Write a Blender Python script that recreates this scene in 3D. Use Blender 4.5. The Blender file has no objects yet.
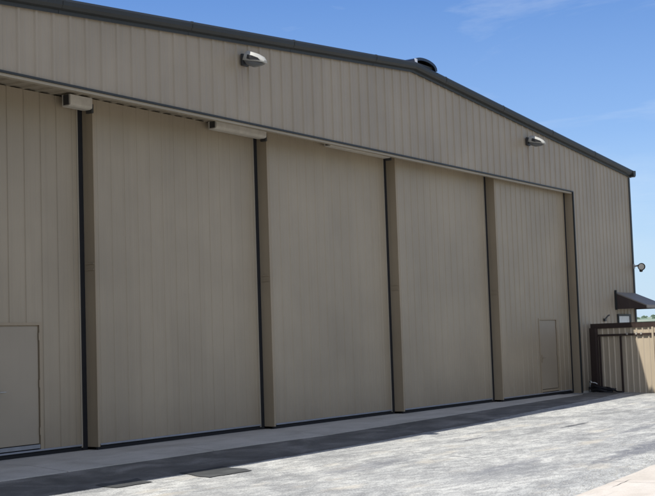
import bpy, math, random
from mathutils import Vector, Matrix, noise
random.seed(7)

CLOUD = (0, 1.3, 0)
C = bpy.context.scene.collection
S = bpy.context.scene

# ------------------------------------------------------------------ materials
def new_mat(name):
    m = bpy.data.materials.new(name); m.use_nodes = True
    nt = m.node_tree; nt.nodes.clear()
    out = nt.nodes.new('ShaderNodeOutputMaterial'); b = nt.nodes.new('ShaderNodeBsdfPrincipled')
    nt.links.new(b.outputs[0], out.inputs[0])
    return m, nt, b
class G:
    """tiny node helper"""
    def __init__(s, nt): s.nt = nt; s.n = nt.nodes; s.l = nt.links
    def coord(s, scale=(1,1,1), loc=(0,0,0), rot=(0,0,0)):
        t = s.n.new('ShaderNodeNewGeometry'); m = s.n.new('ShaderNodeMapping')
        m.inputs['Scale'].default_value = scale; m.inputs['Location'].default_value = loc
        m.inputs['Rotation'].default_value = rot
        s.l.new(t.outputs['Position'], m.inputs['Vector']); return m.outputs[0]
    def noise(s, vec, scale, detail=4, rough=.55, dist=0):
        t = s.n.new('ShaderNodeTexNoise'); s.l.new(vec, t.inputs['Vector'])
        t.inputs['Scale'].default_value = scale; t.inputs['Detail'].default_value = detail
        t.inputs['Roughness'].default_value = rough; t.inputs['Distortion'].default_value = dist
        return t.outputs['Fac']
    def vor(s, vec, scale, feat='F1'):
        t = s.n.new('ShaderNodeTexVoronoi'); s.l.new(vec, t.inputs['Vector']); t.feature = feat
        t.inputs['Scale'].default_value = scale; return t.outputs['Distance']
    def ramp(s, fac, stops):
        r = s.n.new('ShaderNodeValToRGB'); s.l.new(fac, r.inputs['Fac'])
        e = r.color_ramp.elements
        while len(e) < len(stops): e.new(.5)
        for k, (p, c) in enumerate(stops):
            e[k].position = p; e[k].color = (c, c, c, 1) if not hasattr(c, '__len__') else (*c, 1)
        return r.outputs[0]
    def mix(s, fac, a, b, mode='MIX'):
        m = s.n.new('ShaderNodeMix'); m.data_type = 'RGBA'; m.blend_type = mode
        for i, v in ((0, fac), (6, a), (7, b)):
            if isinstance(v, (int, float)): m.inputs[i].default_value = v
            elif isinstance(v, tuple): m.inputs[i].default_value = (*v, 1)
            else: s.l.new(v, m.inputs[i])
        return m.outputs[2]
    def math(s, op, a, b=0.0, clamp=False):
        m = s.n.new('ShaderNodeMath'); m.operation = op; m.use_clamp = clamp
        for i, v in ((0, a), (1, b)):
            if isinstance(v, (int, float)): m.inputs[i].default_value = v
            else: s.l.new(v, m.inputs[i])
        return m.outputs[0]
    def bump(s, h, strength, dist, b, prev=None):
        n = s.n.new('ShaderNodeBump'); n.inputs['Strength'].default_value = strength
        n.inputs['Distance'].default_value = dist; s.l.new(h, n.inputs['Height'])
        if prev: s.l.new(prev, n.inputs['Normal'])
        s.l.new(n.outputs[0], b.inputs['Normal']); return n.outputs[0]

def metal_paint(name, col, rough=.45, var=.10, streak=.12, can=.5, spec=.4, dirt=(.10,.075,.05), low_dirt=0.0):
    m, nt, b = new_mat(name); g = G(nt)
    big = g.noise(g.coord(), .55, 3)
    st = g.noise(g.coord((9, 9, .22)), 1.0, 5, .6)
    fine = g.noise(g.coord((40, 40, 3)), 1.0, 3, .6)
    f = g.ramp(big, [(.3, 1 - var), (.7, 1 + var)])
    c = g.mix(1.0, col, f, 'MULTIPLY')
    if name in ('tan_siding', 'tan_door_sheet', 'tan_fence_sheet'):      # each sheet of metal has weathered a little differently
        gx = nt.nodes.new('ShaderNodeNewGeometry'); sx = nt.nodes.new('ShaderNodeSeparateXYZ'); nt.links.new(gx.outputs['Position'], sx.inputs[0])
        wn = nt.nodes.new('ShaderNodeTexWhiteNoise'); wn.noise_dimensions = '1D'
        nt.links.new(g.math('FLOOR', g.math('DIVIDE', sx.outputs[0], .96)), wn.inputs['W'])
        c = g.mix(1.0, c, g.ramp(wn.outputs['Value'], [(0.0, .965), (1.0, 1.025)]), 'MULTIPLY')
    c = g.mix(g.ramp(st, [(.54, 0.0), (.78, streak)]), c, dirt)
    c = g.mix(g.ramp(fine, [(.5, 0.0), (.8, streak * .5)]), c, dirt)
    if low_dirt:
        sep = nt.nodes.new('ShaderNodeSeparateXYZ'); geo = nt.nodes.new('ShaderNodeNewGeometry')
        nt.links.new(geo.outputs['Position'], sep.inputs[0])
        h = g.math('SUBTRACT', .8, sep.outputs[2], True)
        h = g.math('MULTIPLY', g.math('MULTIPLY', h, low_dirt), g.noise(g.coord((3, 3, 1.5)), 2.0, 5, .65))
        c = g.mix(h, c, (.16, .12, .08))
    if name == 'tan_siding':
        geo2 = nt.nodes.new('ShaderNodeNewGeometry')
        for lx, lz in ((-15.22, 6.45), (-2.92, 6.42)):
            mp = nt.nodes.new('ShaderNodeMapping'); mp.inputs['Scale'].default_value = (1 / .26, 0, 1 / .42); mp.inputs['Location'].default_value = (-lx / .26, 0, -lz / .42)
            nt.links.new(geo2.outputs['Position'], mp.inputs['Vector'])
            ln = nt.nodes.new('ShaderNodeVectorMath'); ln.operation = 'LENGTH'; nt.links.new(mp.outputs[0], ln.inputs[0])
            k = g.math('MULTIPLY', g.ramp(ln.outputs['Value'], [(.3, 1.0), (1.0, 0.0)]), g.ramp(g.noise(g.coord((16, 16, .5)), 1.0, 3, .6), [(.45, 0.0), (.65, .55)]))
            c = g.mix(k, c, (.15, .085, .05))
    nt.links.new(c, b.inputs['Base Color'])
    b.inputs['Roughness'].default_value = rough; b.inputs['Specular IOR Level'].default_value = spec
    if can:
        h = g.noise(g.coord((2.2, 2.2, .8)), 1.0, 2, .4)
        g.bump(h, can, .02, b)
    return m
def plain(name, col, rough=.5, metallic=0, var=.12, scale=6):
    m, nt, b = new_mat(name); g = G(nt)
    f = g.ramp(g.noise(g.coord(), scale, 4), [(.3, 1 - var), (.7, 1 + var)])
    nt.links.new(g.mix(1.0, col, f, 'MULTIPLY'), b.inputs['Base Color'])
    b.inputs['Roughness'].default_value = rough; b.inputs['Metallic'].default_value = metallic
    return m

TAN = (.284, .240, .180)
M = {}
M['siding'] = metal_paint('tan_siding', TAN, low_dirt=.6)
M['door'] = metal_paint('tan_door_sheet', (.286, .238, .170), streak=.14, low_dirt=.8)
M['door_smooth'] = metal_paint('tan_door_leaf', (.262, .222, .166), streak=.05, can=.15)
M['edge'] = metal_paint('tan_edge_trim', (.272, .218, .148), streak=.18)
M['light_trim'] = metal_paint('light_trim', (.30, .262, .20), streak=.1, can=0)
M['dark_trim'] = metal_paint('dark_bronze_trim', (.026, .029, .029), rough=.5, streak=.05, can=.1, spec=.3, dirt=(.12,.11,.09))
M['roof'] = metal_paint('grey_green_roof', (.095, .090, .080), rough=.55, streak=.1, spec=.25)
M['awning'] = metal_paint('grey_brown_awning', (.22, .20, .175), rough=.6, spec=.2)
M['brown'] = metal_paint('brown_frame', (.052, .036, .032), rough=.5, streak=.15, can=0, dirt=(.15,.12,.09))
M['fence_tan'] = metal_paint('tan_fence_sheet', (.54, .455, .335), streak=.12)
M['seal'] = plain('black_rubber', (.008, .008, .010), .9)
M['flash'] = plain('galvanised_flashing', (.22, .23, .25), .5, .3)
M['white_box'] = plain('white_painted_box', (.46, .43, .37), .6)
M['lamp_body'] = plain('weathered_white_housing', (.38, .375, .34), .7)
M['lamp_dark'] = plain('dark_lamp_bracket', (.03, .03, .03), .5)
M['galv'] = plain('galvanised_pipe', (.42, .42, .40), .4, .6)
M['blind'] = plain('white_blind', (.62, .64, .66), .35)
M['inside'] = plain('dark_interior', (.03, .03, .03), .9)
m, nt, b = new_mat('lamp_glass'); b.inputs['Base Color'].default_value = (.12, .13, .14, 1); b.inputs['Roughness'].default_value = .12
b.inputs['Specular IOR Level'].default_value = .8; M['glass'] = m
m, nt, b = new_mat('vent_highlight'); b.inputs['Base Color'].default_value = (.75, .76, .8, 1); b.inputs['Roughness'].default_value = .2
M['vent_highlight'] = m
m, nt, b = new_mat('glossy_dark_vent'); b.inputs['Base Color'].default_value = (.05, .055, .06, 1); b.inputs['Roughness'].default_value = .16
b.inputs['Metallic'].default_value = .85; M['vent'] = m

# worn, chalky asphalt
def asphalt():
    m, nt, b = new_mat('worn_asphalt'); g = G(nt)
    P = g.coord()
    warp = g.noise(g.coord((1, 1.7, 1)), .55, 6, .62, .8)
    patch = g.ramp(warp, [(.36, (.21, .213, .206)), (.46, (.31, .313, .30)), (.56, (.40, .40, .375)), (.70, (.48, .475, .44))])
    mid = g.noise(g.coord((1.2, 2.6, 1), rot=(0, 0, .2)), 2.6, 6, .68, .4)
    c = g.mix(g.ramp(mid, [(.42, .6), (.56, 0.0)]), patch, (.19, .19, .185))
    c = g.mix(g.ramp(mid, [(.54, 0.0), (.72, .5)]), c, (.54, .535, .50))
    grit = g.noise(P, 38, 4, .75)
    c = g.mix(g.ramp(grit, [(.34, .8), (.50, 0.0)]), c, (.085, .088, .095))
    c = g.mix(g.ramp(grit, [(.56, 0.0), (.72, .6)]), c, (.60, .59, .56))
    spk = g.vor(P, 55)
    c = g.mix(g.ramp(spk, [(.10, .6), (.28, 0.0)]), c, (.62, .61, .58))
    # warm silt washes
    wash = g.noise(g.coord((.8, 2, 1), loc=(5, 3, 0)), .8, 4, .6)
    c = g.mix(g.ramp(wash, [(.58, 0.0), (.72, .45)]), c, (.50, .45, .36))
    # cracks: warped voronoi edges
    wv = nt.nodes.new('ShaderNodeTexNoise'); wv.inputs['Scale'].default_value = 1.3; wv.inputs['Detail'].default_value = 5
    nt.links.new(P, wv.inputs['Vector'])
    add = g.mix(.16, P, wv.outputs['Color'], 'ADD')
    cr = g.vor(add, .42, 'DISTANCE_TO_EDGE')
    crm = g.math('MULTIPLY', g.ramp(cr, [(.004, .8), (.014, 0.0)]), g.ramp(g.noise(P, .6, 2), [(.58, 0.0), (.68, .7)]))
    c = g.mix(crm, c, (.04, .04, .045))
    # oil / tar stains where the photo has them
    geo = nt.nodes.new('ShaderNodeNewGeometry')
    for (x, y, rx, ry, s, col) in [(-10.24,-4.09,.75,.10,.85,(.06,.062,.068)), (-12.9,-6.7,2.6,.16,.55,(.10,.105,.12)),
                              (-14.2,-6.95,2.4,.26,.7,(.11,.115,.13)), (-13.2,-3.4,.55,.07,.7,(.08,.08,.09)),
                              (-11.0,-5.6,1.5,.12,.5,(.12,.125,.14)), (-16.7,-5.9,1.5,.2,.45,(.12,.125,.14)),
                              (-17.6,-3.9,1.3,.35,.45,(.13,.135,.15)), (-17.9,-6.2,1.6,.5,.35,(.14,.145,.155)),
                              (-6.0,-3.3,1.6,.1,.4,(.12,.12,.13)), (-4.5,-4.2,2.5,.1,.35,(.12,.12,.13))]:
        mp = nt.nodes.new('ShaderNodeMapping'); mp.vector_type = 'POINT'
        mp.inputs['Location'].default_value = (-x / rx, -y / ry, 0); mp.inputs['Scale'].default_value = (1 / rx, 1 / ry, 0)
        nt.links.new(geo.outputs['Position'], mp.inputs['Vector'])
        ln = nt.nodes.new('ShaderNodeVectorMath'); ln.operation = 'LENGTH'; nt.links.new(mp.outputs[0], ln.inputs[0])
        d = g.math('ADD', ln.outputs['Value'], g.math('MULTIPLY', g.math('SUBTRACT', g.noise(g.coord((1,2.5,1)), 3.5, 5, .7), .5), 2.2))
        c = g.mix(g.ramp(d, [(.55, s), (1.0, 0.0)]), c, col)
    nt.links.new(c, b.inputs['Base Color']); b.inputs['Roughness'].default_value = .9
    b.inputs['Specular IOR Level'].default_value = .2
    n1 = g.bump(g.noise(P, 45, 4, .7), .5, .012, b); g.bump(mid, .35, .03, b, n1)
    return m
M['asphalt'] = asphalt()
def concrete(name, base, dark, light, grit=.35):
    m, nt, b = new_mat(name); g = G(nt); P = g.coord()
    c = g.ramp(g.noise(g.coord((1,1.6,1)), 1.1, 6, .62, .5), [(.32, dark), (.5, base), (.7, light)])
    c = g.mix(g.ramp(g.noise(P, 60, 3, .7), [(.36, grit), (.5, 0.0)]), c, tuple(v * .55 for v in base))
    c = g.mix(g.ramp(g.noise(g.coord((.6,4,1)), 2, 5, .7), [(.56, 0.0), (.75, .35)]), c, tuple(v * .5 for v in base))
    nt.links.new(c, b.inputs['Base Color']); b.inputs['Roughness'].default_value = .85
    g.bump(g.noise(P, 50, 4, .7), .25, .01, b)
    return m
M['apron'] = concrete('grey_concrete', (.42, .40, .355), (.35, .33, .29), (.49, .465, .42))
M['slab'] = concrete('buff_concrete', (.47, .425, .365), (.39, .35, .295), (.54, .495, .435))
M['patch'] = concrete('dark_patch_asphalt', (.038, .040, .040), (.024, .026, .027), (.085, .088, .085), .5)
M['shadow_strip'] = concrete('shadow_dark_asphalt', (.112, .108, .097), (.066, .063, .057), (.22, .21, .19), .6)  # darker asphalt colour, deepens the building's shadow
M['grass'] = concrete('dry_grass_ground', (.16, .15, .07), (.09, .10, .04), (.24, .21, .11), .5)
def hillmat():
    m, nt, b = new_mat('scrub_hills'); g = G(nt)
    c = g.ramp(g.noise(g.coord(), .012, 8, .7), [(.35, (.10, .15, .11)), (.52, (.17, .22, .16)), (.62, (.30, .30, .24)), (.75, (.42, .39, .32))])
    nt.links.new(c, b.inputs['Base Color']); b.inputs['Roughness'].default_value = 1; return m
M['hill'] = hillmat()
M['scrub'] = plain('scrub_leaves', (.09, .13, .085), .9, scale=.2)
M['stone'] = plain('pale_gravel', (.36, .35, .32), .95, scale=30, var=.35)
M['hose'] = plain('black_hose', (.014, .014, .018), .45)

# ------------------------------------------------------------------ mesh builder
class MB:
    def __init__(s): s.v = []; s.f = []; s.sm = []
    def add(s, vs, fs, smooth=False):
        o = len(s.v); s.v += [tuple(v) for v in vs]; s.f += [tuple(i + o for i in f) for f in fs]; s.sm += [smooth] * len(fs)
    def box(s, x0, x1, y0, y1, z0, z1):
        s.add([(x0,y0,z0),(x1,y0,z0),(x1,y1,z0),(x0,y1,z0),(x0,y0,z1),(x1,y0,z1),(x1,y1,z1),(x0,y1,z1)],
              [(0,3,2,1),(4,5,6,7),(0,1,5,4),(1,2,6,5),(2,3,7,6),(3,0,4,7)])
    def prism(s, pts, a, b, fn, smooth=False):
        """closed 2d outline swept from a to b; fn(u, v, t) -> xyz"""
        n = len(pts)
        vs = [fn(u, v, a) for u, v in pts] + [fn(u, v, b) for u, v in pts]
        s.add(vs, [(i, (i+1) % n, n + (i+1) % n, n + i) for i in range(n)], smooth)
        s.add(vs[:n], [tuple(range(n))[::-1]]); s.add(vs[n:], [tuple(range(n))])
    def tube(s, pts, r, seg=10, caps=True, smooth=True):
        pts = [Vector(p) for p in pts]; rs = r if hasattr(r, '__len__') else [r] * len(pts)
        vs = []; prev = None
        for i, p in enumerate(pts):
            t = (pts[min(i+1, len(pts)-1)] - pts[max(i-1, 0)]).normalized()
            ref = prev if prev is not None else (Vector((0,0,1)) if abs(t.z) < .9 else Vector((1,0,0)))
            a = (ref - t * ref.dot(t)).normalized(); prev = a; bb = t.cross(a)
            for k in range(seg):
                w = 2 * math.pi * k / seg; vs.append(p + (a * math.cos(w) + bb * math.sin(w)) * rs[i])
        fs = [(i*seg + k, i*seg + (k+1) % seg, (i+1)*seg + (k+1) % seg, (i+1)*seg + k) for i in range(len(pts)-1) for k in range(seg)]
        s.add(vs, fs, smooth)
        if caps: s.add(vs[:seg], [tuple(range(seg))[::-1]]); s.add(vs[-seg:], [tuple(range(seg))])
    def build(s, name, mat, parent=None, loc=(0,0,0), bevel=0):
        me = bpy.data.meshes.new(name); me.from_pydata(s.v, [], s.f)
        me.polygons.foreach_set('use_smooth', s.sm); me.materials.append(mat); me.update()
        o = bpy.data.objects.new(name, me); C.objects.link(o); o.location = loc
        if parent: o.parent = parent
        if bevel:
            md = o.modifiers.new('bevel', 'BEVEL'); md.width = bevel; md.segments = 2; md.limit_method = 'ANGLE'
        return o
def tag(o, label=None, cat=None, group=None, kind=None):
    for k, v in (('label', label), ('category', cat), ('group', group), ('kind', kind)):
        if v: o[k] = v
    return o
def empty(name, loc, rz=0):
    o = bpy.data.objects.new(name, None); C.objects.link(o); o.location = loc; o.rotation_euler = (0, 0, rz); o.empty_display_size = .2
    return o
def partb(name, mat, parent, *a, bevel=0):
    m = MB(); m.box(*a); return m.build(name, mat, parent, bevel=bevel)

# ribbed metal sheet profile: (x, depth) points, depth>0 sticks out
def rib_profile(x0, x1, pitch, phase, h, minor=.003, inv=False, bw=.036, tw=.016):
    P = []
    k = math.floor((x0 - phase) / pitch) - 1
    while phase + k * pitch < x1 + pitch:
        c = phase + k * pitch
        P += [(c - bw, 0), (c - tw, h), (c + tw, h), (c + bw, 0)]
        for q in (1/3, 2/3):
            m = c + pitch * q; P += [(m - .025, 0), (m - .010, minor), (m + .010, minor), (m + .025, 0)]
        k += 1
    s = -1 if inv else 1
    P = [(x, d * s) for x, d in P]
    def at(x):
        for (a, da), (b, db) in zip(P, P[1:]):
            if a <= x <= b: return da + (db - da) * (x - a) / max(b - a, 1e-9)
        return 0
    return [(x0, at(x0))] + [p for p in P if x0 + 1e-4 < p[0] < x1 - 1e-4] + [(x1, at(x1))]
def ribbed(mb, x0, x1, y, zb, zt, pitch, phase, h, cuts=(), **kw):
    """sheet in the plane y, ribs out towards -y; zb, zt functions of x"""
    pr = rib_profile(x0, x1, pitch, phase, h, **kw)
    for c in cuts:
        if x0 < c < x1 and all(abs(c - p[0]) > 1e-3 for p in pr):
            for i in range(len(pr) - 1):
                if pr[i][0] < c < pr[i+1][0]:
                    a, b = pr[i], pr[i+1]; pr.insert(i+1, (c, a[1] + (b[1]-a[1]) * (c-a[0]) / (b[0]-a[0]))); break
    n = len(pr)
    vs = [(x, y - d, zb(x)) for x, d in pr] + [(x, y - d, zt(x)) for x, d in pr]
    mb.add(vs, [(i, i+1, n+i+1, n+i) for i in range(n-1)])

# ------------------------------------------------------------------ dimensions
W = 4.552; XR, XC, ZE, SL = -8.983, 4.602, 6.601, .08246
XL = -27.2; XO = -5 * W; HO = 5.75; STEP = .229; DEPTH = 34.0
ZR = ZE + SL * (XC - XR)
def rake(x): return ZR - SL * abs(x - XR)
def lerp(x, xs, ys):
    if x <= xs[0]: return ys[0]
    for a, b, c, d in zip(xs, xs[1:], ys, ys[1:]):
        if x <= b: return c + (d - c) * (x - a) / (b - a)
    return ys[-1]
def ground_z(x, y):
    return lerp(x, [-18,-14,-10,-7,0], [-.18,-.16,-.11,-.06,0]) * lerp(-y, [0,.75,1.85], [0,.33,1])

# ------------------------------------------------------------------ ground
def sheet(xs, ys, dz, clip=None):
    mb = MB(); n = len(xs)
    vs = [(x, (clip(x, y) if clip else y), 0) for y in ys for x in xs]
    vs = [(x, y, ground_z(x, y) + dz) for x, y, _ in vs]
    mb.add(vs, [(j*n+i, j*n+i+1, (j+1)*n+i+1, (j+1)*n+i) for j in range(len(ys)-1) for i in range(n-1)], True)
    return mb
def frange(a, b, s):
    n = max(1, round((b - a) / s)); return [a + (b - a) * i / n for i in range(n + 1)]
xs = frange(-70, -30, 8)[:-1] + frange(-30, 6, .5)[:-1] + frange(6, 46, 8)
ys = frange(-60, -12, 8)[:-1] + frange(-12, -2.5, .5)[:-1] + frange(-2.5, 0, .125)[:-1] + [0, 1.5, 20, 46]
tag(sheet(xs, ys, 0).build('asphalt', M['asphalt']), kind='structure')
# base ground to the horizon
mb = MB(); R = 5200; mb.add([(-R,-R,-.5),(R,-R,-.5),(R,R,-.5),(-R,R,-.5)], [(0,1,2,3)])
tag(mb.build('ground', M['grass']), kind='structure')
mb = MB()   # banked shoulder between the asphalt and the lower grass
ring = [(-70,-60),(46,-60),(46,46),(-70,46)]
ring_o = [(-76,-66),(52,-66),(52,52),(-76,52)]
vs = [(x, y, ground_z(x, y) - .003) for x, y in ring] + [(x, y, -.51) for x, y in ring_o]
mb.add(vs, [(i, 4+i, 4+(i+1) % 4, (i+1) % 4) for i in range(4)])
tag(mb.build('grass_bank', M['grass']), kind='structure')
# concrete apron in front of the doors, in bays with real joints between them
ap = MB(); xj = frange(-27.0, -1.0, 3.25)
edge = lambda x: lerp(x, [-22,-16,-14,-7.7,-3,0], [-.76,-.75,-.82,-.70,-.50,-.42])
for a, b in zip(xj, xj[1:]):
    n = 8; top = []; bot = []
    for i in range(n + 1):
        x = a + .006 + (b - a - .012) * i / n
        ye = edge(x) + .012 * noise.noise(Vector((x * 2.3, 0, 3)))
        for y in (1.6, .0, -.2, ye): top.append((x, y, ground_z(x, min(y, 0)) + .014))
        bot.append((x, ye, ground_z(x, ye) - .02))
    ap.add(top, [(i*4+j, i*4+j+1, i*4+j+5, i*4+j+4) for i in range(n) for j in range(3)])
    ap.add([top[i*4+3] for i in range(n+1)] + bot, [(i, n+1+i, n+2+i, i+1) for i in range(n)])
tag(ap.build('concrete_apron', M['apron']), kind='structure')
# buff concrete slab in the near corner
sl = MB(); slab_y = lambda x: -7.83 + .078 * (x + 16.39)
for k, (a, b) in enumerate(zip(frange(-46.4, 9.6, 3.5), frange(-46.4, 9.6, 3.5)[1:])):
    for r in range(5):
        y0 = -r * 3.6; vs = []
        n = 10 if r == 0 else 2
        for i in range(n + 1):
            x = a + .006 + (b - a - .012) * i / n
            w = .018 * noise.noise(Vector((x * 3.1, 1, 0))) if r == 0 else 0
            yt = slab_y(x) + y0 - .006 + w; yb = slab_y(x) + y0 - 3.594
            vs += [(x, yt, ground_z(x, yt) - .02), (x, yt - .008, ground_z(x, yt) + .016), (x, yb, ground_z(x, yb) + .016)]
        sl.add(vs, [(i*3+j, i*3+j+3, i*3+j+4, i*3+j+1) for i in range(n) for j in range(2)])
tag(sl.build('concrete_slab', M['slab']), kind='structure')
# a short crack filled with dark joint compound
ck = MB(); pts = [Vector((-19.0 + .11 * i, -8.22 + .011 * i + .006 * math.sin(i * 2.1), 0)) for i in range(9)]
vs = []
for i, p in enumerate(pts):
    w = .001 + .003 * math.sin(math.pi * i / 8)
    vs += [(p.x, p.y - w, ground_z(p.x, p.y) + .020), (p.x, p.y + w, ground_z(p.x, p.y) + .020)]
ck.add(vs, [(2*i, 2*i+2, 2*i+3, 2*i+1) for i in range(8)])
tag(ck.build('slab_crack', M['patch']), kind='structure')
# asphalt strip from the apron to the shadow edge, coloured dark to deepen the shadow
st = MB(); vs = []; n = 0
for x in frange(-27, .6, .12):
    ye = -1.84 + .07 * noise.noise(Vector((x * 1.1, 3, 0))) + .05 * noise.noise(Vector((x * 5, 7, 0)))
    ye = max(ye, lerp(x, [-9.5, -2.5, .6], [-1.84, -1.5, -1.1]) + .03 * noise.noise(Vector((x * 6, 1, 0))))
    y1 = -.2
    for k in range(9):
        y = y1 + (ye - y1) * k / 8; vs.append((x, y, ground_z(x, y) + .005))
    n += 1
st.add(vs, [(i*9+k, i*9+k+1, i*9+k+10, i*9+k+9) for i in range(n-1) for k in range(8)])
tag(st.build('shadow_dark_asphalt', M['shadow_strip']), kind='structure')
# dark patches on the asphalt along the foot of the building
def patch(corners, n=10, jit=.07):
    (a, b, c, d) = [Vector((*p, 0)) for p in corners]; mb = MB(); vs = []
    for j in range(n + 1):
        for i in range(n + 1):
            u, v = i / n, j / n
            p = a.lerp(b, u).lerp(d.lerp(c, u), v)
            if i in (0, n) or j in (0, n):
                p += Vector((noise.noise(p * 3.3), noise.noise(p * 3.3 + Vector((9,9,9))), 0)) * jit
            vs.append((p.x, p.y, ground_z(p.x, p.y) + .010))
    m = n + 1
    mb.add(vs, [(j*m+i, j*m+i+1, (j+1)*m+i+1, (j+1)*m+i) for j in range(n) for i in range(n)])
    return mb
tag(patch([(-19.573,-2.57),(-18.561,-2.60),(-18.30,-1.78),(-19.25,-1.78)]).build('dark_patch', M['patch']), kind='structure')
tag(patch([(-20.95,-2.12),(-20.213,-2.13),(-20.1,-1.7),(-20.9,-1.7)], 6).build('dark_patch', M['patch']), kind='structure')
# loose gravel where the asphalt breaks up along the slab
gv = MB()
def stone(x, y, r):
    z = ground_z(x, y); vs = []; q = random.random() * 6
    for k in range(5):
        w = q + k * 1.2566; rr = r * random.uniform(.7, 1.2); vs.append((x + rr * math.cos(w), y + rr * math.sin(w), z - .002))
    for k in range(5):
        w = q + .3 + k * 1.2566; rr = r * random.uniform(.4, .7); vs.append((x + rr * math.cos(w), y + rr * math.sin(w), z + r * random.uniform(.5, .9)))
    gv.add(vs, [(k, (k+1) % 5, 5 + (k+1) % 5, 5 + k) for k in range(5)] + [(5,6,7,8,9)])
for i in range(2600):
    x = random.uniform(-21, -4); d = random.expovariate(1 / .32)
    stone(x, slab_y(x) + .03 + d, random.uniform(.004, .011) * (1.3 if random.random() < .06 else 1))
for i in range(1500):
    x = random.uniform(-24, -2); y = random.uniform(-7.8, -2.2); stone(x, y, random.uniform(.003, .009))
tag(gv.build('gravel', M['stone']), 'pale loose gravel scattered along the edge of the buff slab', 'gravel', kind='stuff')

# far hills
hl = MB(); nx, ny = 150, 26; vs = []
for j in range(ny):
    for i in range(nx):
        az = math.radians(-60 + 210 * i / (nx - 1)); d = 900 + 90 * j
        x, y = d * math.sin(az), d * math.cos(az)
        e = math.sin(math.pi * min(1, j / (ny - 4.0)) * .5) ** 1.4
        h = e * (46 + 14 * noise.noise(Vector((az * 3.1, j * .09, 1))) + 9 * noise.noise(Vector((az * 17, j * .4, 4)))) + 3.0 * noise.noise(Vector((x * .02, y * .02, 0))) * e
        vs.append((x, y, -.6 + h * .72))
hl.add(vs, [(j*nx+i, j*nx+i+1, (j+1)*nx+i+1, (j+1)*nx+i) for j in range(ny-1) for i in range(nx-1)], True)
tag(hl.build('hills', M['hill']), kind='structure')
wd = MB()
def clump(x, y, z, r):
    n = 7; vs = [(x, y, z + r * random.uniform(.9, 1.3))]
    for lev, (hr, hz) in enumerate([(.75, .75), (1, .1)]):
        for k in range(n):
            w = k * 2 * math.pi / n + lev; q = r * hr * random.uniform(.75, 1.2); vs.append((x + q * math.cos(w), y + q * math.sin(w), z + r * hz))
    wd.add(vs, [(0, 1+k, 1+(k+1) % n) for k in range(n)] + [(1+k, 1+n+k, 1+n+(k+1) % n, 1+(k+1) % n) for k in range(n)])
for t in range(2600):
    i = random.randrange(nx // 3, nx - 1); j = random.randrange(1, ny - 2); p = vs[j * nx + i]; q = vs[(j+1)*nx+i]
    u = random.random()
    clump(p[0] + (q[0]-p[0]) * u + random.uniform(-22, 22), p[1] + (q[1]-p[1]) * u + random.uniform(-22, 22), p[2] + (q[2]-p[2]) * u - 1, random.uniform(2.5, 6))
tag(wd.build('scrub_woods', M['scrub']), 'far-off scrubby woods covering the low hills', 'woods', kind='stuff')

# ------------------------------------------------------------------ the hangar
H = empty('hangar', ((XL + XC) / 2, DEPTH / 2, 0))
tag(H, 'large tan ribbed metal aircraft hangar with five staggered sliding doors', 'hangar')
def adopt(o, parent=None):
    parent = parent or H; o.parent = parent
    if parent is H: o.location = o.location - H.location
    return o
class HB(MB):      # builds straight into the hangar (world coordinates)
    def build(s, name, mat, parent=None, **kw):
        o = super().build(name, mat, None, **kw)
        if parent is None: return adopt(o)
        o.parent = parent; return o
def hbox(name, mat, parent, *a, bevel=0):
    m = HB(); m.box(*a); return m.build(name, mat, parent, bevel=bevel)

FP, FPH = .349, -20.62
fac = HB()
ribbed(fac, XO, 0.0, 0, lambda x: HO, rake, FP, FPH, .022, cuts=(XR,), bw=.045, tw=.022)
ribbed(fac, 0.0, XC, 0, lambda x: -.12, rake, FP * .82, FPH, .020)
ribbed(fac, XL, XO, 0, lambda x: -.3, rake, FP, FPH, .022)
fac.build('front_wall', M['siding'])
for sx, x in ((1, XC), (-1, XL)):
    w = HB(); pr = rib_profile(.03, DEPTH, FP, .1, .022); n = len(pr)
    w.add([(x + sx * d - (0 if sx > 0 else 0), y, -.3) for y, d in pr] + [(x + sx * d, y, rake(x)) for y, d in pr], [(i, i+1, n+i+1, n+i) for i in range(n-1)])
    w.build('side_wall', M['siding'])
w = HB(); w.add([(XL, DEPTH, -.3), (XC, DEPTH, -.3), (XC, DEPTH, rake(XC)), (XR, DEPTH, ZR), (XL, DEPTH, rake(XL))], [(0,1,2,3,4)])
w.build('rear_wall', M['siding'])
# roof sheets with standing ribs
for a, b in ((XL - .22, XR), (XR, XC + .22)):
    r = HB()
    pr = rib_profile(-.10, DEPTH + .1, .61, .2, .03); n = len(pr)
    r.add([(a, y, rake(a) + .165 + d) for y, d in pr] + [(b, y, rake(b) + .165 + d) for y, d in pr], [(i, n+i, n+i+1, i+1) for i in range(n-1)])
    r.build('roof', M['roof'])
# rake trim: moulded profile (y, z above the rake line)
prof = [(.0,-.005), (-.055,-.02), (-.060,.035), (-.125,.055), (-.160,.10), (-.165,.165), (-.135,.208), (-.02,.225), (.10,.215), (.10,.16), (0,.16)]
for a, b in ((XL - .16, XR), (XR, XC + .16)):
    t = HB(); t.prism(prof, a, b, lambda u, v, s: (s, u, rake(s) + v)); 
    q = a + 1.4
    while q < b - .3:      # lapped joints in the trim
        t.prism([(y * 1.025 - .003, z * 1.02 + .001) for y, z in prof], q, q + .05, lambda u, v, s: (s, u, rake(s) + v)); q += 3.05
    t.build('rake_trim', M['dark_trim'])
# gutters on both eaves
for x, s in ((XC, 1), (XL, -1)):
    g_ = HB(); zg = rake(x) + .19
    pf = [(0, -.20), (.12*s, -.21), (.19*s, -.15), (.20*s, -.02), (.17*s, .0), (.17*s, -.015), (.0, -.015)]
    g_.prism(pf, -.19, DEPTH + .1, lambda u, v, t, x=x: (x + u + .03*s, t, zg + v)); g_.build('gutter', M['dark_trim'])
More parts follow.
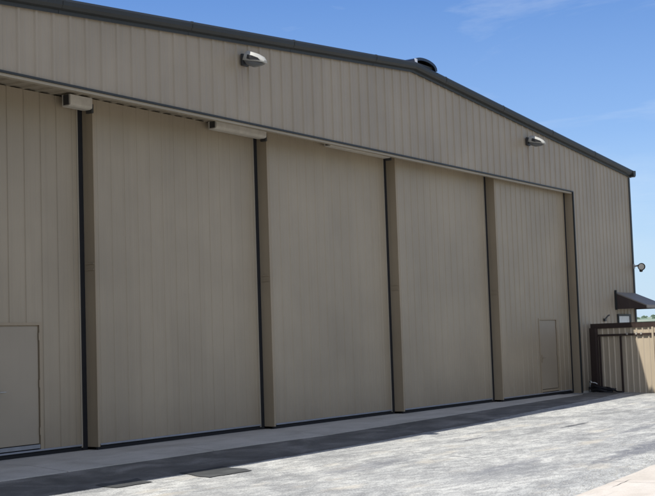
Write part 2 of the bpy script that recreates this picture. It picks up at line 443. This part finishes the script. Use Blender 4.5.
# corner trims
hbox('corner_trim', M['dark_trim'], None, XC - .055, XC + .055, -.045, .10, -.12, rake(XC) - .03)
hbox('corner_trim', M['dark_trim'], None, XL - .055, XL + .055, -.045, .10, -.3, rake(XL) - .03)
# trim round the great opening
tr = HB()
tr.box(XO - .05, .045, -.036, -.002, HO - .032, HO)
tr.box(.0, .045, -.040, -.002, -.05, HO - .032)
tr.box(XO - .05, XO, -.040, -.002, -.05, HO - .032)
tr.build('opening_trim', M['dark_trim'])
hbox('header', M['light_trim'], None, XO, 0, .0, .09, HO - .075, HO - .001)
j = HB(); j.box(.001, .03, .002, 1.7, -.05, HO + .13); j.box(.03, .05, .05, .08, -.05, HO)
j.build('door_jamb', M['edge'])
j = HB(); j.box(XO - .03, XO - .001, .002, 1.7, -.05, HO); j.build('door_jamb', M['edge'])
# soffit of ribbed sheet, ribs running in towards the building
so = HB(); pr = rib_profile(XO, 0, .305, 0, .03); n = len(pr)
so.add([(x, .09, HO + .14 - d) for x, d in pr] + [(x, 1.7, HO + .14 - d) for x, d in pr], [(i, i+1, n+i+1, n+i) for i in range(n-1)])
so.build('soffit', M['light_trim'])
hbox('inner_lining', M['inside'], None, XO, 0, 1.72, 1.75, -.05, HO + .2)

# ---- five sliding doors, each a step further out than the one to its left
for k in range(5):
    x1 = -k * W; x0 = x1 - W; Y = STEP * (k + 1); top = HO + .112
    D = empty('sliding_door', (x0, Y, 0)); D.parent = H; D.location = D.location - H.location
    off = Vector((x0, Y, 0))
    def dp(name, mat, mb, bevel=0, par=None):
        mb.v = [tuple(Vector(v) - off) for v in mb.v]
        return MB.build(mb, name, mat, par or D, bevel=bevel)
    xa, xb = x0 + .05, x1 - .140       # sheet area between the edge trims
    sh = MB(); pitch = [.30, .305, .315, .325, .35][k]; rh = [.014, .009, .008, .007, .012][k]
    wd_ = {0: (-2.19, -.97), 4: (-20.25, -19.19)}.get(k)
    zb = .10
    if wd_:
        ribbed(sh, xa, wd_[0], Y, lambda x: zb, lambda x: top, pitch, x0 + .1, rh, inv=(k > 2), minor=.0015, bw=(.018 if k > 2 else .030), tw=(.007 if k > 2 else .012))
        ribbed(sh, wd_[0], wd_[1], Y, lambda x: 2.11, lambda x: top, pitch, x0 + .1, rh, inv=(k > 2), minor=.0015, bw=(.018 if k > 2 else .030), tw=(.007 if k > 2 else .012))
        ribbed(sh, wd_[1], xb, Y, lambda x: zb, lambda x: top, pitch, x0 + .1, rh, inv=(k > 2), minor=.0015, bw=(.018 if k > 2 else .030), tw=(.007 if k > 2 else .012))
    else:
        ribbed(sh, xa, xb, Y, lambda x: zb, lambda x: top, pitch, x0 + .1, rh, inv=(k > 2), minor=.0015, bw=(.018 if k > 2 else .030), tw=(.007 if k > 2 else .012))
    dp('door_sheet', M['door'], sh)
    # left edge: the return face seen between the doors
    e = MB(); e.box(x0, x0 + .05, Y - .014, Y + .28, .06, top); dp('edge_trim', M['edge'], e, .006)
    e = MB(); e.box(xb, x1 - .112, Y - .010, Y + .28, .06, top); dp('edge_trim', M['light_trim' if k else 'edge'], e, .004)
    s_ = MB(); s_.box(x1 - .110, x1 - .002, Y - .004, Y + .075, .02, top - .01)
    dp('rubber_seal', M['seal'], s_)
    s_ = MB(); s_.box(x0 + .01, x1 - .11, Y + .01, Y + .05, .016, .075); dp('bottom_seal', M['seal'], s_)
    s_ = MB(); s_.prism([(-.012, .085), (-.022, .088), (-.022, .100), (-.012, .115), (.0, .115), (.0, .085)], x0 + .052, xb, lambda u, v, t: (t, Y + u, v))
    dp('bottom_flashing', M['flash'], s_)
    # guide clip at mid height, on the return face
    if k < 4:
        zc = [2.77, 2.82, 2.92, 3.01][k]
        for dz in (-.03, .07):
            c = MB(); c.box(x0 - .014, x0, Y + .01, Y + .19, zc + dz, zc + dz + .022); dp('guide_clip', M['edge'], c)
    if wd_:
        a, b = wd_; w0 = MB()
        w0.box(a, b, Y - .012, Y + .03, 2.08, 2.125); w0.box(b - .055, b, Y - .012, Y + .03, .10, 2.08); w0.box(a, a + .055, Y - .012, Y + .03, .10, 2.08)
        w0.box(a + .055, b - .055, Y + .024, Y + .03, 2.0, 2.08)
        fr = dp('walk_door_frame', M['edge'], w0)
        w1 = MB(); w1.box(a + .070, b - .070, Y + .010, Y + .04, .205, 2.062); wl = dp('walk_door', M['door_smooth'], w1, .003)
        wl['label'] = 'flush walk door set into the sliding door'
        w3 = MB(); w3.box(a + .02, b - .02, Y + .041, Y + .05, .12, 2.09); dp('door_gasket', M['seal'], w3)
        w2 = MB(); w2.box(a + .057, b - .057, Y - .004, Y + .04, .132, .192); dp('kick_plate', M['flash'] if k else M['edge'], w2)
        hd = MB(); hx = a + .16
        hd.box(hx - .03, hx + .03, Y - .004, Y + .010, .93, 1.13)
        hd.tube([(hx, Y - .002, 1.05), (hx, Y - .06, 1.05), (hx + .10, Y - .065, 1.05)], .010, 8)
        dp('door_handle', M['galv'] if k else M['edge'], hd)
        for z in (.4, 1.15, 1.9):
            hg = MB(); hg.tube([(b - .060, Y - .006, z - .06), (b - .060, Y - .006, z + .06)], .011, 8)
            dp('hinge', M['edge'], hg)
    # ground rail
    rl = MB(); rl.box(x0 - .0, x1 - .11, Y + .055, Y + .10, .016, .030); dp('floor_rail', M['dark_trim'], rl)

# ---- covers over the head tracks, hanging under the soffit
for (x0, x1, Y, z0, z1, lab) in [(-18.76, -18.26, .90, 5.665, 5.865, 'short boxy white track cover at the left'),
                                 (-15.27, -13.72, .67, 5.70, 5.85, 'long slim white track cover'),
                                 (-11.75, -9.35, .44, 5.755, 5.85, 'thin light track cover')]:
    t = HB(); d = .03
    t.prism([(0, z0), (-.05, z0 + .02), (-.055, z0 + .05), (-.055, z1 - .01), (0, z1 - .001), (.14, z1 - .001), (.14, z0)], x0, x1, lambda u, v, s: (s, Y + u, v))
    o = t.build('track_cover', M['white_box'], bevel=.003); o['label'] = lab
    for bx in ((x1 + .001, x1 + .05, Y - .03, Y + .10, z0 - .05, z0 + .10), (x0 - .012, x0 - .001, Y - .02, Y + .10, z0 + .02, z1 - .01)):
        e = HB(); e.box(*bx); e.build('end_bracket', M['lamp_dark'], parent=o)

# ---- ridge ventilator
rv = HB(); arc = []
cx, hw, base = XR + .52, .55, ZR + .150
for i in range(15):
    w = math.pi * i / 14; arc.append((cx - hw * math.cos(w), base + .02 + .21 * math.sin(w) ** .75))
for y0, y1 in ((-.10, 3.0),):
    n = len(arc); inner = [(cx + (x - cx) * .82, base + (z - base) * .72) for x, z in arc]
    vs = [(x, y0, z) for x, z in arc] + [(x, y1, z) for x, z in arc] + [(x, y0, z) for x, z in inner] + [(x, y1, z) for x, z in inner]
    rv.add(vs, [(i, i+1, n+i+1, n+i) for i in range(n-1)], True)
    rv.add(vs, [(2*n+i, 3*n+i, 3*n+i+1, 2*n+i+1) for i in range(n-1)], True)
    rv.add(vs, [(i, 2*n+i, 2*n+i+1, i+1) for i in range(n-1)])
    rv.add(vs, [(n+i, n+i+1, 3*n+i+1, 3*n+i) for i in range(n-1)])
v = rv.build('ridge_ventilator', M['vent'])
t = HB(); t.box(cx - .42, cx + .42, -.04, 2.95, base - .16, base + .10); t2 = t.build('throat', M['dark_trim'], parent=v)
t = HB(); t.box(cx - .50, cx - .40, -.112, -.095, base + .02, base + .15); t3 = t.build('highlight_plate', M['vent_highlight'], parent=v)  # small bright plate imitating the highlight on the hood end

# ---- awning over the side entry
aw0, aw1, ay = 2.93, XC + .03, -.97
A = HB()
pf = [(0, 2.90), (ay, 2.475), (ay - .012, 2.38), (ay + .02, 2.38), (ay + .02, 2.44), (0, 2.85)]
A.prism(pf, aw0, aw1, lambda u, v, s: (s, u - .024, v)); aw = A.build('awning', M['awning'])
for x in (aw0 + .0, aw1 - .02):
    c = HB(); c.add([(x, -.024, 2.86), (x, ay, 2.45), (x, ay, 2.38), (x, -.024, 2.38), (x + .02, -.024, 2.86), (x + .02, ay, 2.45), (x + .02, ay, 2.38), (x + .02, -.024, 2.38)],
          [(0,1,2,3), (7,6,5,4), (0,4,5,1), (1,5,6,2), (2,6,7,3), (3,7,4,0)]); c.build('awning_cheek', M['brown'], parent=aw)
c = HB(); c.box(aw0 - .03, aw0 + .03, -.075, -.022, 2.36, 2.96); c.build('wall_bracket', M['dark_trim'], parent=aw)
# window under the awning
wf = HB()
wf.box(3.05, 4.12, -.05, -.002, 1.10, 1.16); wf.box(3.05, 4.12, -.05, -.002, 2.17, 2.23); wf.box(3.05, 3.12, -.05, -.002, 1.16, 2.17); wf.box(4.03, 4.12, -.05, -.002, 1.16, 2.17)
wo = wf.build('window', M['dark_trim'])
c = HB(); c.box(3.12, 4.03, -.030, -.023, 1.16, 2.17); c.build('pane', M['blind'], parent=wo)
# small spout-like fitting on the siding above the gate
c = HB(); c.box(1.90, 2.02, -.07, -.02, 2.02, 2.10); c.tube([(1.98, -.05, 2.09), (2.03, -.10, 2.17), (2.10, -.13, 2.20)], .022, 8)
c.build('hooded_fitting', M['lamp_dark'])
# concrete footing
hbox('footing', M['apron'], None, .05, XC, -.035, .3, -.3, .05)

# ------------------------------------------------------------------ lights on the wall
def wall_light(loc, label):
    r = empty('wall_light', loc); tag(r, label, 'wall light', 'floodlights high on the front of the hangar')
    m = MB(); m.box(-.09, .09, -.055, -.001, -.12, .10); m.tube([(0, -.05, .02), (0, -.13, .03)], .05, 10)
    m.build('wall_plate', M['lamp_dark'], r, bevel=.008)
    m = MB()      # housing swept outwards, tapering to a nose
    secs = [(-.12, .12, -.11, .13), (-.18, .14, -.13, .145), (-.34, .145, -.10, .125), (-.50, .12, -.06, .085), (-.60, .06, -.04, .03)]
    vs = []
    for y, hw, zb, zt in secs:
        for (u, v_) in [(-1, -.15), (-.92, .55), (-.55, 1), (.55, 1), (.92, .55), (1, -.15)]:
            z = zb * .15 + (zt - zb * .15) * max(v_, 0) if v_ > 0 else zb * .15
            vs.append((u * hw, y, z))
        vs[-6:] = vs[-6:]
    n = 6
    m.add(vs, [(i*n+k, i*n+(k+1) % n, (i+1)*n+(k+1) % n, (i+1)*n+k) for i in range(len(secs)-1) for k in range(n)], True)
    m.add(vs[:n], [tuple(range(n))]); m.add(vs[-n:], [tuple(range(n))[::-1]])
    m.build('housing', M['lamp_body'], r)
    m = MB(); m.box(-.148, .148, -.345, -.30, -.02, .128)
    m.add([(-.146,-.20,.06),(-.150,-.30,.07),(-.148,-.44,.05),(-.125,-.53,.02),(-.125,-.53,-.012),(-.148,-.3,-.014),(-.146,-.2,-.012)], [(0,1,2,3,4,5,6)])
    for sx in (-1, 1):
        m2 = MB()     # dark side vent
        m2.add([(sx*.152,-.24,.078),(sx*.155,-.36,.072),(sx*.130,-.50,.050),(sx*.115,-.56,.015),(sx*.130,-.50,.000),(sx*.155,-.33,.002),(sx*.152,-.24,.010)], [(0,1,2,3,4,5,6) if sx > 0 else (6,5,4,3,2,1,0)])
        m2.build('side_vent', M['lamp_dark'], r)
    m = MB(); vs = []
    for y, hw, dz in [(-.13, .10, .0), (-.20, .125, -.075), (-.34, .125, -.085), (-.48, .10, -.05), (-.57, .05, .0)]:
        for k in range(7):
            w = math.pi * k / 6; vs.append((-hw * math.cos(w), y, -.020 + dz * math.sin(w)))
    m.add(vs, [(i*7+k, (i+1)*7+k, (i+1)*7+k+1, i*7+k+1) for i in range(4) for k in range(6)], True)
    m.build('lens', M['glass'], r)
    for o in C.objects:
        if o.parent is r and not o.name.startswith('wall_plate'):
            o.rotation_euler = (math.radians(15), 0, 0); o.scale = (1, .92, 1.12); o.location = (0, .03, .02)
    return r
wall_light((-15.22, -.024, 6.90), 'weathered white floodlight on the tan fascia above the second and third doors')
wall_light((-2.92, -.024, 6.84), 'weathered white floodlight on the tan fascia above the rightmost sliding door')

fl = empty('security_light', (XC - .01, -.045, 3.74))
tag(fl, 'round dark floodlight with pale face on an arm at the right corner of the hangar', 'security light')
m = MB(); m.box(-.05, .05, -.03, 0, -.07, .07); m.tube([(0, -.02, 0), (0, -.10, .01), (0, -.15, .02)], .026, 8); m.build('arm', M['galv'], fl)
d = Vector((-.80, -.55, -.12)).normalized()
c0 = Vector((.0, -.235, -.02))
m = MB(); m.tube([c0 - d * .12, c0 - d * .10, c0 - d * .02, c0 + d * .07, c0 + d * .09], [.04, .07, .10, .118, .118], 20, caps=False); m.tube([c0 - d*.121, c0 - d*.118], .055, 16)
m.build('housing', M['lamp_dark'], fl)
m = MB(); m.tube([c0 + d * .05, c0 + d * .062], .092, 20); m.build('lens', M['white_box'], fl)
m = MB(); m.tube([c0 + Vector((0,0,-.10)), c0 + Vector((0,0,-.15)), c0 + Vector((0,0,-.17))], [.055, .055, .03], 12); m.build('sensor', M['lamp_dark'], fl)

# ------------------------------------------------------------------ screen fence at the right, standing out from the wall
P0 = Vector((.90, -.02, 0)); P1 = Vector((0.0, -1.87, 0)); dirf = (P1 - P0).normalized()
F = empty('metal_fence', P0, math.atan2(dirf.y, dirf.x))
tag(F, 'tan ribbed metal screen fence with dark brown frame at the right end of the hangar', 'fence')
LEN = 3.3
# local x runs outwards from the wall; local +y or -y faces the camera: camera is on the side of (-sin..)
side = -1 if (Matrix.Rotation(math.atan2(dirf.y, dirf.x), 3, 'Z') @ Vector((0, -1, 0))).dot(Vector((-32.9, -13.7, 0)) - P0) > 0 else 1
yy = lambda v: v * side
def fbox(mb, x0, x1, ya, yb, z0, z1):
    a, b = sorted((yy(-ya), yy(-yb))) if side < 0 else sorted((-yy(-ya) * -1, -yy(-yb) * -1))
    mb.box(x0, x1, a, b, z0, z1)
# toward-camera offset t -> local y
def cam_y(t): return -t if side == -1 else t
def cbox(mb, x0, x1, t0, t1, z0, z1):
    a, b = sorted((cam_y(t0), cam_y(t1))); mb.box(x0, x1, a, b, z0, z1)
m = MB(); pr = rib_profile(.05, LEN, .23, .0, .022); n = len(pr)
m.add([(x, cam_y(d), -.03) for x, d in pr] + [(x, cam_y(d), 1.86) for x, d in pr], [(i, i+1, n+i+1, n+i) if side == -1 else (n+i, n+i+1, i+1, i) for i in range(n-1)])
m.build('ribbed_sheet', M['fence_tan'], F)
m = MB(); cbox(m, 0, LEN, -.06, .034, 1.80, 1.93); cbox(m, 0, LEN, -.065, .040, 1.932, 1.945); m.build('cap_rail', M['brown'], F)
m = MB(); cbox(m, .30, LEN, .024, .040, 1.575, 1.635); m.build('rail', M['brown'], F)
m = MB(); cbox(m, 0, .27, -.05, .10, -.05, 1.82); m.build('post', M['brown'], F, bevel=.004)
for px in (.36, 1.22, 2.47, 3.05):
    m = MB(); cbox(m, px - .03, px + .04, .024, .045, -.05, 1.573 if px < 2 else 1.798); m.build('post', M['brown'] if px < 2 else M['fence_tan'], F, bevel=.003)
for px in (1.50, 1.86, 2.05):
    m = MB(); cbox(m, px - .03, px + .03, .041, .055, 1.60, 1.665); m.build('hook', M['white_box'], F)

# spigot on a pipe beside the fence post
sp = empty('spigot', (.52, -.06, 0)); tag(sp, 'pale pipe tap standing low beside the fence post', 'tap')
m = MB(); m.tube([(.0, 0, -.03), (0, 0, .27)], .016, 10); m.build('riser', M['galv'], sp)
m = MB(); m.tube([(-.10, -.08, .29), (.0, 0, .28), (.04, -.14, .26), (.05, -.20, .22)], .02, 10); m.tube([(0, -.02, .27), (0, -.02, .33)], .012, 8); m.tube([(-.06, -.02, .335), (.06, -.02, .335)], .012, 8)
m.build('tap_body', M['galv'], sp)
# heap of black hose at the foot of the fence
hs = MB()
pts = []
for i in range(240):
    t = i / 239; w = t * 2 * math.pi * 7.5
    r1 = .40 + .10 * math.sin(i * .37) ; u = .62 + r1 * math.cos(w) * 1.05; v = .26 + .15 * math.sin(w) * (1 + .3 * math.sin(i * .11))
    z = .02 + .13 * t * (1 - .35 * math.cos(w)) + .012 * math.sin(i * .9)
    pts.append((u, v, z))
pts += [(1.05, .20, .06), (1.15, .17, .022), (1.3, .16, .02), (1.42, .22, .02)]
loc = []
for u, v, z in pts:
    q = P0 + dirf * u + Vector((dirf.y, -dirf.x, 0)) * v * (1 if Vector((dirf.y, -dirf.x, 0)).dot(Vector((-33, -13.7, 0))) > 0 else -1)
    loc.append((q.x - P0.x, q.y - P0.y, z + ground_z(q.x, q.y)))
hs.tube(loc, .018, 8)
tag(hs.build('hose', M['hose'], loc=P0), 'black hose coiled in a low heap at the foot of the fence', 'hose')

# ------------------------------------------------------------------ light
SUN = Vector((-.40, .250, 1)).normalized()
sd = bpy.data.lights.new('sun', 'SUN'); sd.energy = 4.5; sd.angle = math.radians(.53); sd.color = (1, .965, .90)
so_ = bpy.data.objects.new('sun', sd); C.objects.link(so_); so_.rotation_euler = SUN.to_track_quat('Z', 'Y').to_euler(); so_.location = (0, 0, 60)
w = bpy.data.worlds.new('World'); S.world = w; w.use_nodes = True
nt = w.node_tree; nt.nodes.clear(); g = G(nt)
out = nt.nodes.new('ShaderNodeOutputWorld'); bg = nt.nodes.new('ShaderNodeBackground'); sky = nt.nodes.new('ShaderNodeTexSky')
sky.sky_type = 'NISHITA'; sky.sun_disc = False
sky.sun_elevation = math.asin(SUN.z); sky.sun_rotation = math.atan2(SUN.x, SUN.y)
sky.altitude = 200; sky.air_density = 1.0; sky.dust_density = .35; sky.ozone_density = 3.5
tc = nt.nodes.new('ShaderNodeTexCoord'); mp = nt.nodes.new('ShaderNodeMapping'); mp.inputs['Scale'].default_value = (1.2, 1.2, 5.0)
mp.inputs['Rotation'].default_value = (0, .25, .3); mp.inputs['Location'].default_value = CLOUD
nt.links.new(tc.outputs['Generated'], mp.inputs['Vector'])
cl = g.noise(mp.outputs[0], 2.4, 7, .62, .6)
cf = g.ramp(cl, [(.50, 0.0), (.74, .36)])
sy_ = nt.nodes.new('ShaderNodeSeparateXYZ'); nt.links.new(tc.outputs['Generated'], sy_.inputs[0])
back = g.ramp(g.math('MULTIPLY', g.math('ADD', g.math('MULTIPLY', sy_.outputs[1], -1.0), g.math('MULTIPLY', sy_.outputs[0], -.5)), 1.0), [(.05, 0.0), (.45, 1.0)])
cb = g.math('MULTIPLY', g.ramp(g.noise(tc.outputs['Generated'], 3.2, 6, .6, .5), [(.40, 0.0), (.58, .85)]), back)  # unseen clouds added behind the camera to fill the shaded front
col = g.mix(1.0, sky.outputs[0], (.86, .91, 1.10), 'MULTIPLY')
col = g.mix(cf, col, (6.5, 6.9, 7.4))
col = g.mix(cb, col, (7.6, 7.5, 7.3))
hs_ = nt.nodes.new('ShaderNodeHueSaturation'); hs_.inputs['Saturation'].default_value = 1.12; hs_.inputs['Value'].default_value = .97
nt.links.new(col, hs_.inputs['Color'])
sx_ = nt.nodes.new('ShaderNodeSeparateXYZ'); nt.links.new(tc.outputs['Generated'], sx_.inputs[0])
col = g.mix(g.ramp(sx_.outputs[2], [(0.0, .92), (.07, .6), (.16, .22), (.30, 0.0)]), hs_.outputs[0], (4.0, 5.3, 6.6))
nt.links.new(col, bg.inputs[0]); bg.inputs[1].default_value = .10
nt.links.new(bg.outputs[0], out.inputs[0])

# ------------------------------------------------------------------ camera
CAM = (-32.94182558517316, -13.69780937351836, 1.6374934746785392)
yaw, pitch, roll, fpx = 0.9778711332338643, 0.07739945203488158, -0.03307661500786692, 1227.6678119956027
f = Vector((math.sin(yaw) * math.cos(pitch), math.cos(yaw) * math.cos(pitch), math.sin(pitch)))
r = f.cross(Vector((0, 0, 1))).normalized(); u = r.cross(f)
r2 = r * math.cos(roll) + u * math.sin(roll); u2 = -r * math.sin(roll) + u * math.cos(roll)
cd = bpy.data.cameras.new('camera'); cam = bpy.data.objects.new('camera', cd); C.objects.link(cam)
mw = Matrix((( r2.x, u2.x, -f.x, CAM[0]), (r2.y, u2.y, -f.y, CAM[1]), (r2.z, u2.z, -f.z, CAM[2]), (0, 0, 0, 1)))
cam.matrix_world = mw
cd.sensor_fit = 'HORIZONTAL'; cd.sensor_width = 36; cd.lens = 36 * fpx / 655; cd.clip_start = .1; cd.clip_end = 12000
S.camera = cam
S.render.engine = 'CYCLES'
vs_ = S.view_settings; vs_.view_transform = 'Standard'; vs_.look = 'None'; vs_.gamma = 1; vs_.use_curve_mapping = False; vs_.exposure = 0.5
